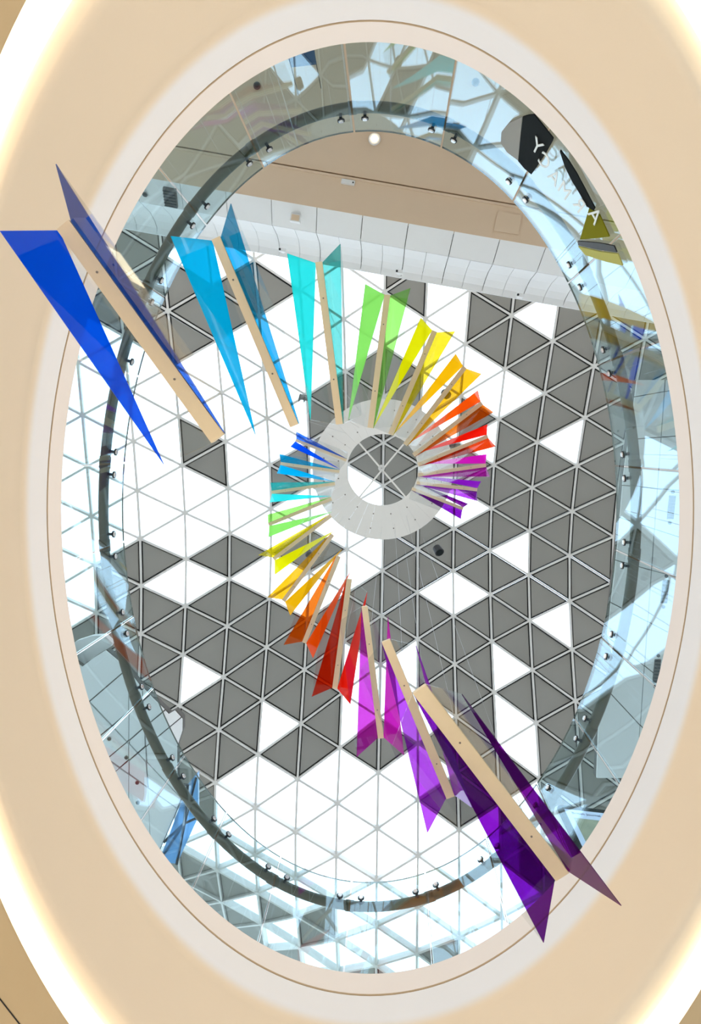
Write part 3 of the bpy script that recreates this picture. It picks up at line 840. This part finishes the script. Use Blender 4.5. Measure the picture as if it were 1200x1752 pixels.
# ------------------------------------------------------------------ white bulkhead at right, seen through the glass
rb = struct(empty('wall_bulkhead'), 'white panelled bulkhead of the upper level at right behind the glass')
right_px = [(1088, 650), (1080, 720), (1068, 790), (1062, 850), (1059, 890), (1055, 935), (1050, 980), (1044, 1035), (1038, 1085), (1048, 1120),
            (1046, 1165), (1030, 1205), (1022, 1250), (1020, 1330), (1100, 1330), (1215, 1120), (1240, 880), (1210, 650)]
ZRB = 10.5
V, Fc = prism([U(u, v_, ZRB) for u, v_ in right_px], .12, Vector((0, 0, 1)))
mesh('core', V, Fc, M_GAP, rb)
poly_panels(right_px, ZRB - .01, [((1132, 720), (1094, 1245)), ((1085, 679), (1125, 672)), ((1075, 752), (1130, 748)), ((1062, 830), (1150, 838)),
                                  ((1062, 886), (1150, 915)), ((1060, 960), (1150, 985)), ((1044, 1030), (1150, 1085)), ((1040, 1090), (1130, 1160)),
                                  ((1020, 1160), (1100, 1245))], .010, .04, 'soffit_panel', M_FASCIA, rb)
for k, (u, v_, nm) in enumerate(((1149, 868, 'uppermost'), (1138, 1012, 'middle'), (1124, 1148, 'lowest'))):
    g0 = empty('air_vent')
    p0, p1 = U(u + 2, v_ - 20, ZRB - .052), U(u - 2, v_ + 20, ZRB - .052)
    ax_ = (p1 - p0)
    sd = ax_.cross(DOWN).normalized()
    V, Fc = box_between(p0, p1, sd, .10, DOWN, .012)
    mesh('frame', V, Fc, M_GAP, g0)
    for q in range(7):
        s0_ = p0 + ax_ * ((q + .5) / 7) + DOWN * .012
        V, Fc = box_between(s0_ - sd * .042, s0_ + sd * .042, ax_, .022, DOWN, .010)
        mesh('slat', V, Fc, M_DARK, g0)
    for q in (-.16, 1.16):
        mesh('lamp_lens', *disc(p0 + ax_ * q, DOWN, .028, .012, 12), M_DARK, g0)
    tag(g0, '%s of three dark slotted vents in the white bulkhead at right' % nm, 'vent', 'vents in the white bulkhead')

# ------------------------------------------------------------------ suspension ring
ZRING = 20.9
ring = empty('suspension_ring')
RC = U(654.5, 804, ZRING)
RIN, ROUT = 60.8 * ZRING / F, 120.0 * ZRING / F
NRP = 32
for k in range(NRP):
    a0 = 2 * math.pi * k / NRP + .0006
    a1 = 2 * math.pi * (k + 1) / NRP - .0006
    pts = []
    for rr, seq in ((RIN, (a0, (a0 + a1) / 2, a1)), (ROUT, (a1, (a0 + a1) / 2, a0))):
        pts += [RC + Vector((rr * math.cos(q), rr * math.sin(q), 0)) for q in seq]
    V, Fc = prism(pts, .06, Vector((0, 0, 1)))
    pn = mesh('ring_panel', V, Fc, M_RING, ring)
    for rr in ((RIN + .30, ROUT - .34) if k % 2 else ()):
        q = RC + Vector((rr * math.cos(a0), rr * math.sin(a0), -.012))
        mesh('fixing', *disc(q, Vector((0, 0, 1)), .022, .014, 8), M_SCREW, pn)
for a, b in (((613, 756), (696, 853)), ((691, 760), (614, 852))):
    pa, pb = U(*a, ZRING), U(*b, ZRING)
    V, Fc = box_between(pa + Vector((0, 0, .06)), pb + Vector((0, 0, .06)), (pb - pa).cross(DOWN), .055, Vector((0, 0, 1)), .06)
    mesh('cross_bar', V, Fc, M_RING, ring)
hubp = U(653, 801, ZRING - .03)
mesh('hub', *disc(hubp, Vector((0, 0, 1)), .11, .08, 12), M_BAR, ring)
V, Fc = tube([hubp, Vector((hubp.x, hubp.y, NODE[(0, 2)].z))], .02, 6)
mesh('hanger_rod', V, Fc, M_WIRE, ring)
tag(ring, 'flat white ring of radial boards hanging under the roof, darts strung below it', 'ring')

# ------------------------------------------------------------------ darts of the two spirals
HUES = {   # clear-film transmission, milky-fin transmission, milky colour, share of milkiness
    'deep blue': ((0.035, 0.12, 0.46), (0.003, 0.14, 0.80), (0.0, 0.24, 1.0), .65),
    'sky blue': ((0.015, 0.27, 0.50), (0.008, 0.50, 0.95), (0.02, 0.72, 1.0), .72),
    'cyan': ((0.12, 0.42, 0.38), (0.09, 0.88, 0.88), (0.12, 1.0, 1.0), .75),
    'green': ((0.24, 0.50, 0.10), (0.42, 0.88, 0.20), (0.55, 1.0, 0.38), .75),
    'yellow': ((0.58, 0.42, 0.018), (0.90, 0.80, 0.010), (1.0, 0.97, 0.03), .72),
    'amber': ((0.58, 0.30, 0.008), (0.90, 0.50, 0.008), (1.0, 0.66, 0.03), .72),
    'orange': ((0.50, 0.12, 0.006), (0.66, 0.11, 0.010), (1.0, 0.23, 0.02), .70),
    'red': ((0.44, 0.035, 0.004), (0.55, 0.018, 0.008), (1.0, 0.055, 0.02), .65),
    'magenta': ((0.36, 0.045, 0.36), (0.50, 0.02, 0.40), (0.95, 0.05, 0.70), .50),
    'purple pink': ((0.30, 0.045, 0.40), (0.32, 0.02, 0.46), (0.60, 0.05, 0.90), .42),
    'violet': ((0.16, 0.005, 0.28), (0.14, 0.003, 0.17), (0.16, 0.005, 0.32), .22)}
FILM = {}
for h, (t1, t2, fc, fr_) in HUES.items():
    nm = h.replace(' ', '_')
    FILM[h] = (film(nm + '_clear_film', t1, .20, fc), film(nm + '_milky_film', t2, fr_, fc))

ZK = 452.0 * 4.2
# colour, keel wide end, keel narrow end, milky fin: outer wide, outer narrow; clear-film fin: outer wide; keel width px
ARM_A = [('deep blue', (107, 384), (372, 750), (0, 396), (280, 795), (95, 281), 27, 452),
         ('sky blue', (369, 407), (503.5, 728), (292, 404.5), (437, 744.5), (394.6, 348.5), 15.5, 348),
         ('cyan', (545.5, 448), (581, 725.6), (491.5, 434), (531, 718), (582, 417.5), 12, 281),
         ('green', (663, 504), (634, 732), (625, 486), (596, 719), (702, 493), 10, 232),
         ('yellow', (744, 566), (668.5, 743.5), (720, 543.5), (639, 731), (778.7, 566.7), 9, 194),
         ('amber', (796, 628), (693.4, 761), (780, 605), (676, 740), (824, 639.5), 8, 169),
         ('orange', (825, 689.5), (707.7, 778.7), (818, 667.6), (700.5, 757), (844.6, 705), 7, 147),
         ('red', (835, 746.4), (715.6, 795), (834, 726), (716.6, 774), (848.5, 763.6), 6.3, 131),
         ('magenta', (832, 796), (715.6, 812.7), (833, 777), (716.6, 793), (838.5, 815), 6, 117),
         ('purple pink', (817, 838), (713, 826), (823.4, 823.5), (715, 814), (817, 857), 5.6, 105),
         ('violet', (792.6, 870.4), (705, 836), (801.6, 862), (713, 826), (789, 888), 5.4, 95)]
ARM_B = [('violet', (963, 1501), (718, 1180), (1064, 1549), (791, 1187), (931, 1613), 28, 404),
         ('purple pink', (771.5, 1365), (660.5, 1097), (809, 1382), (712.5, 1104.5), (732, 1425), 15.5, 290),
         ('magenta', (652, 1263.5), (624, 1038), (692, 1292), (664.4, 1054.7), (611, 1295), 10.5, 228),
         ('red', (573, 1178.6), (598, 991), (600, 1205), (628.8, 1013.4), (534, 1192), 9.3, 190),
         ('orange', (520.6, 1100), (579.5, 952), (536, 1126), (600.5, 977), (485.7, 1103.5), 8, 160),
         ('amber', (485, 1028.4), (569.3, 915), (497, 1053), (585.7, 939.7), (458, 1022), 7, 142),
         ('yellow', (468, 956.7), (566.5, 882.5), (470.4, 983.6), (573, 908), (442, 950), 6.4, 125),
         ('green', (459.7, 897.5), (567.3, 853.6), (459.7, 919), (568, 876), (458, 881), 6, 116),
         ('cyan', (464.8, 842.4), (573.3, 827.4), (462, 859.6), (567, 849), (463, 826), 5.6, 109),
         ('sky blue', (480, 793), (581, 806.6), (474, 810), (574.4, 824.5), (478.4, 777), 5.2, 101),
         ('deep blue', (506, 752.9), (593, 787.6), (497, 764.3), (582, 803), (507, 738.5), 5, 94)]
PLACE_A = ['lowest and largest, in front of the cream ceiling', 'beside the largest blue dart', 'between sky blue and green', 'above the white ring',
           'upper right of the white ring', 'beside the orange one', 'right of the white ring', 'right of the white ring, above magenta',
           'right of the white ring, below red', 'right of the white ring, above violet', 'small, right of the white ring, highest']
PLACE_B = ['lowest and largest of the lower spiral, over the rim', 'beside the largest violet dart', 'of the lower spiral between pink and red',
           'of the lower spiral over grey panels', 'of the lower spiral between amber and red', 'of the lower spiral below yellow',
           'left below the white ring', 'left of the white ring above yellow', 'left of the white ring below sky blue',
           'small, left of the white ring', 'small, left of the white ring, highest']

def fin(a, b, c_, thick=.006):
    return prism([a, b, c_], thick)

def dart(rec, place, arm):
    hue, W, T, aw, at_, bw, kw, ln = rec
    z = ZK / ln
    root = empty('acrylic_dart')
    w, t = U(*W, z), U(*T, z)
    ax = (t - w).normalized()
    side = Vector((-ax.y, ax.x, 0))
    kwm = kw * z / F
    # keel: a shallow plywood bar with chamfered upper edges
    hh = .05
    V = []
    for p_ in (w, t):
        V += [p_ - side * kwm / 2, p_ + side * kwm / 2, p_ + side * kwm / 2 + Vector((0, 0, hh * .7)), p_ + side * kwm * .36 + Vector((0, 0, hh)),
              p_ - side * kwm * .36 + Vector((0, 0, hh)), p_ - side * kwm / 2 + Vector((0, 0, hh * .7))]
    Fc = [(0, 1, 2, 3, 4, 5)[::-1], (6, 7, 8, 9, 10, 11)] + [(i, (i + 1) % 6, 6 + (i + 1) % 6, 6 + i) for i in range(6)]
    keel = mesh('keel', V, Fc, M_WOOD, root)
    for f_ in (.22, .72):
        q = w.lerp(t, f_)
        mesh('screw', *disc(q + DOWN * .004, Vector((0, 0, 1)), .008, .006, 8), M_SCREW, keel)
    drop = .30
    lift = Vector((0, 0, .03))
    # milky fin on one side (outer edge hangs lower than the keel)
    sa = 1 if (U(*aw, z) - w).dot(side) > 0 else -1
    kw_w, kw_t = w + side * sa * kwm / 2 + lift, t + side * sa * kwm / 2 + lift
    Aw, At = U(*aw, z - drop), U(*at_, z - drop)
    gap = (kw_t - kw_w) * .004
    mesh('milky_fin', *fin(kw_w, Aw, At), FILM[hue][1], root)
    mesh('clear_fin', *fin(kw_w + gap, At + gap * .2, kw_t), M_CLEAR, root)
    # clear-film fin on the other side
    kb_w, kb_t = w - side * sa * kwm / 2 + lift, t - side * sa * kwm / 2 + lift
    Bw = U(*bw, z - drop)
    Bt = Bw + (kb_t - kb_w)
    mesh('film_fin', *fin(kb_w, Bw, kb_t), FILM[hue][0], root)
    mesh('clear_fin', *fin(Bw + gap, Bt, kb_t), M_CLEAR, root)
    for f_ in (.22, .72):
        q = w.lerp(t, f_) + Vector((0, 0, hh))
        V, Fc = tube([q, Vector((q.x, q.y, EYE + ZRING - .03))], .0016 + .00012 * z, 4)
        mesh('suspension_wire', V, Fc, M_WIRE, root)
    tag(root, '%s acrylic dart with wooden keel, %s' % (hue, place), 'hanging dart', 'darts of the upper spiral arm' if arm == 'A' else 'darts of the lower spiral arm')
for rec, pl in zip(ARM_A, PLACE_A):
    dart(rec, pl, 'A')
for rec, pl in zip(ARM_B, PLACE_B):
    dart(rec, pl, 'B')

# ------------------------------------------------------------------ cable winches and lamps hanging near the ring
def pendant(u, v_, z, size, label):
    o = empty('pendant_spotlight')
    p_ = U(u, v_, z)
    mesh('body', *disc(p_ + DOWN * size * .6, Vector((.35, .5, .8)), size * .55, size * .9, 14, size * .48), M_DARK, o)
    mesh('lens', *disc(p_ + DOWN * size * .6 + Vector((-.02, -.03, -.04)) * size, Vector((.35, .5, .8)), size * .42, size * .05, 12), M_MATTEBLACK, o)
    V, Fc = tube([p_ + Vector((math.cos(q) * size * .3, size * .1, size * .55 + math.sin(q) * size * .3)) for q in [2 * math.pi * k / 12 for k in range(12)]], size * .05, 6, True)
    mesh('hanging_loop', V, Fc, M_SCREW, o)
    V, Fc = tube([p_ + Vector((0, 0, size * .8)), Vector((p_.x + .05, p_.y + .05, EYE + z + 2.2))], .008, 5)
    mesh('cable', V, Fc, M_SCREW, o)
    tag(o, label, 'lamp', 'black spotlights hanging under the roof')
pendant(752, 944, 20.0, .27, 'black spotlight hanging below right of the white ring')
pendant(530, 948, 20.0, .22, 'black spotlight hanging between the lower yellow and amber darts')
pendant(765, 677, 20.0, .24, 'black spotlight hanging behind the upper amber dart')
def winch(u, v_, z, label):
    o = empty('cable_winch')
    p_ = U(u, v_, z)
    V, Fc = disc(p_ - Vector((.16, 0, 0)), Vector((1, .2, 0)), .09, .32, 12)
    mesh('drum', V, Fc, M_GAP, o)
    for k in (-.16, 0, .16):
        mesh('flange', *disc(p_ + Vector((k, k * .2, 0)), Vector((1, .2, 0)), .13, .02, 12), M_DARK, o)
    V, Fc = tube([p_, p_ + Vector((0, 0, 1.6))], .012, 5)
    mesh('cable', V, Fc, M_SCREW, o)
    tag(o, label, 'winch', 'cable winches round the ring')
winch(522, 682, 20.6, 'small cable winch beside the narrow end of the cyan dart')
winch(778, 764, 21.3, 'small cable winch beside the upper red dart')
winch(781, 829, 21.3, 'small cable winch beside the upper purple pink dart')

# ------------------------------------------------------------------ sign reflections built on the glass, banner and screen
def slab_px(pxs, z, thick=.05):
    return prism([U(u, v_, z) for u, v_ in pxs], thick, Vector((0, 0, 1)))
def text_mesh(txt, size, ext=.004, mirror=False):
    cu = bpy.data.curves.new('lettering', 'FONT')
    cu.body = txt
    cu.size = size
    cu.extrude = ext
    cu.align_x = 'CENTER'
    cu.align_y = 'CENTER'
    cu.resolution_u = 3
    ob = bpy.data.objects.new('lettering', cu)
    COL.objects.link(ob)
    bpy.context.view_layer.update()
    dg = bpy.context.evaluated_depsgraph_get()
    me = bpy.data.meshes.new_from_object(ob.evaluated_get(dg))
    bpy.data.objects.remove(ob)
    bpy.data.curves.remove(cu)
    return me
def on_glass(u, v, inn=.03):
    """Point of the balustrade's inner face (moved inward by inn) seen at photo position (u, v)."""
    lo, hi = 5.5, 9.0
    for _ in range(40):
        z = (lo + hi) / 2
        p_ = U(u, v, z)
        q = on_view(Vector((p_.x, p_.y, EYE + Z_G)))
        if ((q[0] - 633) / 422) ** 2 + ((q[1] - 867) / 642) ** 2 > 1:
            hi = z
        else:
            lo = z
    p_ = U(u, v, lo)
    d = Vector((p_.x, p_.y, 0)).normalized()
    return p_ - d * inn
def decal(rows, inn=.03, thick=.012):
    """rows: pairs of photo points; a thin curved board hugging the glass."""
    V = []
    for a_, b_ in rows:
        pa, pb = on_glass(*a_, inn), on_glass(*b_, inn)
        da, db = Vector((pa.x, pa.y, 0)).normalized(), Vector((pb.x, pb.y, 0)).normalized()
        V += [pa, pb, pb + db * thick, pa + da * thick]
    Fc = [(0, 1, 2, 3)]
    for i in range(len(rows) - 1):
        o = 4 * i
        Fc += [(o + k, o + 4 + k, o + 4 + (k + 1) % 4, o + (k + 1) % 4) for k in range(4)]
    o = 4 * (len(rows) - 1)
    Fc.append((o + 3, o + 2, o + 1, o))
    return V, Fc
sg = empty('shop_sign')  # mirror image of a shop sign, modelled as thin boards on the glass
mesh('sign_board', *decal([((897, 195), (889, 271)), ((907, 192), (900, 284)), ((917, 191), (912, 294)), ((930, 207), (922, 280)), ((942, 222), (938, 256)), ((950, 232), (949, 236))]), M_MATTEBLACK, sg)
mesh('sign_board', *decal([((962, 252), (961, 254)), ((976, 270), (970, 281)), ((990, 292), (982, 305)), ((1004, 318), (995, 326)), ((1016, 341), (1008, 349)), ((1022, 352), (1020, 356))]), M_MATTEBLACK, sg)
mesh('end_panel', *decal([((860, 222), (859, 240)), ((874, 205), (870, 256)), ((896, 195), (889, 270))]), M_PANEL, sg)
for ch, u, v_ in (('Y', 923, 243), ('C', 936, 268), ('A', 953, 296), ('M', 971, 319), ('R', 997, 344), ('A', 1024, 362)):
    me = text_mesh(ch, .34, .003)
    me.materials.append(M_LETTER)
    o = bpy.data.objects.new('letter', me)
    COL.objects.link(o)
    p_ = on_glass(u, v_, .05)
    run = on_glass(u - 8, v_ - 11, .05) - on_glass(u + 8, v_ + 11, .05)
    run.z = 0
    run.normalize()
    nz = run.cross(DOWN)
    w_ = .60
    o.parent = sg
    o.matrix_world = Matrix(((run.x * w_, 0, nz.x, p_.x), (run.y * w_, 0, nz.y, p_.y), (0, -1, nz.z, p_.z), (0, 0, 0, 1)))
tag(sg, 'reflection of a black shop sign with white mirrored lettering, built as boards on the curved glass', 'sign')
og = empty('display_board')  # olive reflection in the glass, put in as solid coloured boards
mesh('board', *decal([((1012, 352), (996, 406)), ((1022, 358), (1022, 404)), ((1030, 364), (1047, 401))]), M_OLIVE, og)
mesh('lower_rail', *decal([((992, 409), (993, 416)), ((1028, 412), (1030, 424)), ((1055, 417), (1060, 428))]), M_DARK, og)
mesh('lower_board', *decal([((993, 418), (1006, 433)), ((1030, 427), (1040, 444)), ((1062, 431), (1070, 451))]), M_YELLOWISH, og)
tag(og, 'reflection of an olive green board with a dark bottom rail, built as boards on the curved glass below the reflected black sign', 'sign')
v, f = slab_px([(492, 97), (538, 84), (541, 107), (498, 112)], 10.0)
bn = empty('hanging_banner')
mesh('cloth', v, f, M_BANNER, bn)
for q in ((494, 98), (537, 86)):
    p_ = U(*q, 10.0)
    mesh('cord', *tube([p_, Vector((p_.x, p_.y, EYE + 11.0))], .008, 5), M_SCREW, bn)
tag(bn, 'small blue banner behind the glass at the top of the opening', 'banner')

ds = empty('display_screen')
ptl = U(966, 1384, 8.3)
ptr = U(1090, 1398, 8.3)
hx = (ptr - ptl)
hx.z = 0
wid = hx.length
hx.normalize()
fn = hx.cross(Vector((0, 0, 1)))
if fn.dot(-ptl) < 0:
    fn = -fn
def scr(x, y, off):
    return ptl + hx * x + Vector((0, 0, -y)) + fn * off
def rrect(x0, x1, y0, y1, r, off, n=5):
    out = []
    for cx, cy, a0 in ((x1 - r, y0 + r, -90), (x1 - r, y1 - r, 0), (x0 + r, y1 - r, 90), (x0 + r, y0 + r, 180)):
        for k in range(n + 1):
            a = math.radians(a0 + 90 * k / n)
            out.append(scr(cx + r * math.cos(a), cy + r * math.sin(a), off))
    return out
hgt = 1.25
v, f = prism(rrect(-.12, wid + .12, -.13, hgt, .12, -.12), .09, fn)
mesh('casing', v, f, M_FASCIA, ds)
v, f = prism(rrect(-.085, wid + .085, -.10, hgt - .02, .09, -.03), .025, fn)
mesh('bezel', v, f, M_MATTEBLACK, ds)
v, f = prism([scr(0, 0, -.004), scr(wid, 0, -.004), scr(wid, hgt - .12, -.004), scr(0, hgt - .12, -.004)], .006, fn)
mesh('screen', v, f, M_SCREEN, ds)
v, f = prism([scr(.07, .20, .003), scr(wid - .07, .20, .003), scr(wid - .07, .95, .003), scr(.07, .95, .003)], .004, fn)
mesh('picture', v, f, M_PICTURE, ds)
def put_text(name, txt, size, x, y, off, mat, parent):
    me = text_mesh(txt, size, .001)
    me.materials.append(mat)
    o = bpy.data.objects.new(name, me)
    COL.objects.link(o)
    c0 = scr(x, y, off)
    z_ = Vector((0, 0, 1))
    o.parent = parent
    o.matrix_world = Matrix(((hx.x, z_.x, fn.x, c0.x), (hx.y, z_.y, fn.y, c0.y), (hx.z, z_.z, fn.z, c0.z), (0, 0, 0, 1)))
put_text('heading', 'British Journal of Photography', .066, wid / 2, .085, .004, M_SCRTEXT, ds)
tag(ds, 'lit display screen with black bezel and blue heading, behind the glass at lower right', 'screen')

V, Fc = box_between(U(-310, 1312, zc - .302), U(360, 2170, zc - .302), Vector((1, -.7, 0)), .012, DOWN, .004)
struct(mesh('trim_2', V, Fc, M_GASKET), 'thin dark joint in the tan outer ceiling')

# drop helper marks
for o in bpy.data.objects:
    if '_base' in o:
        del o['_base']
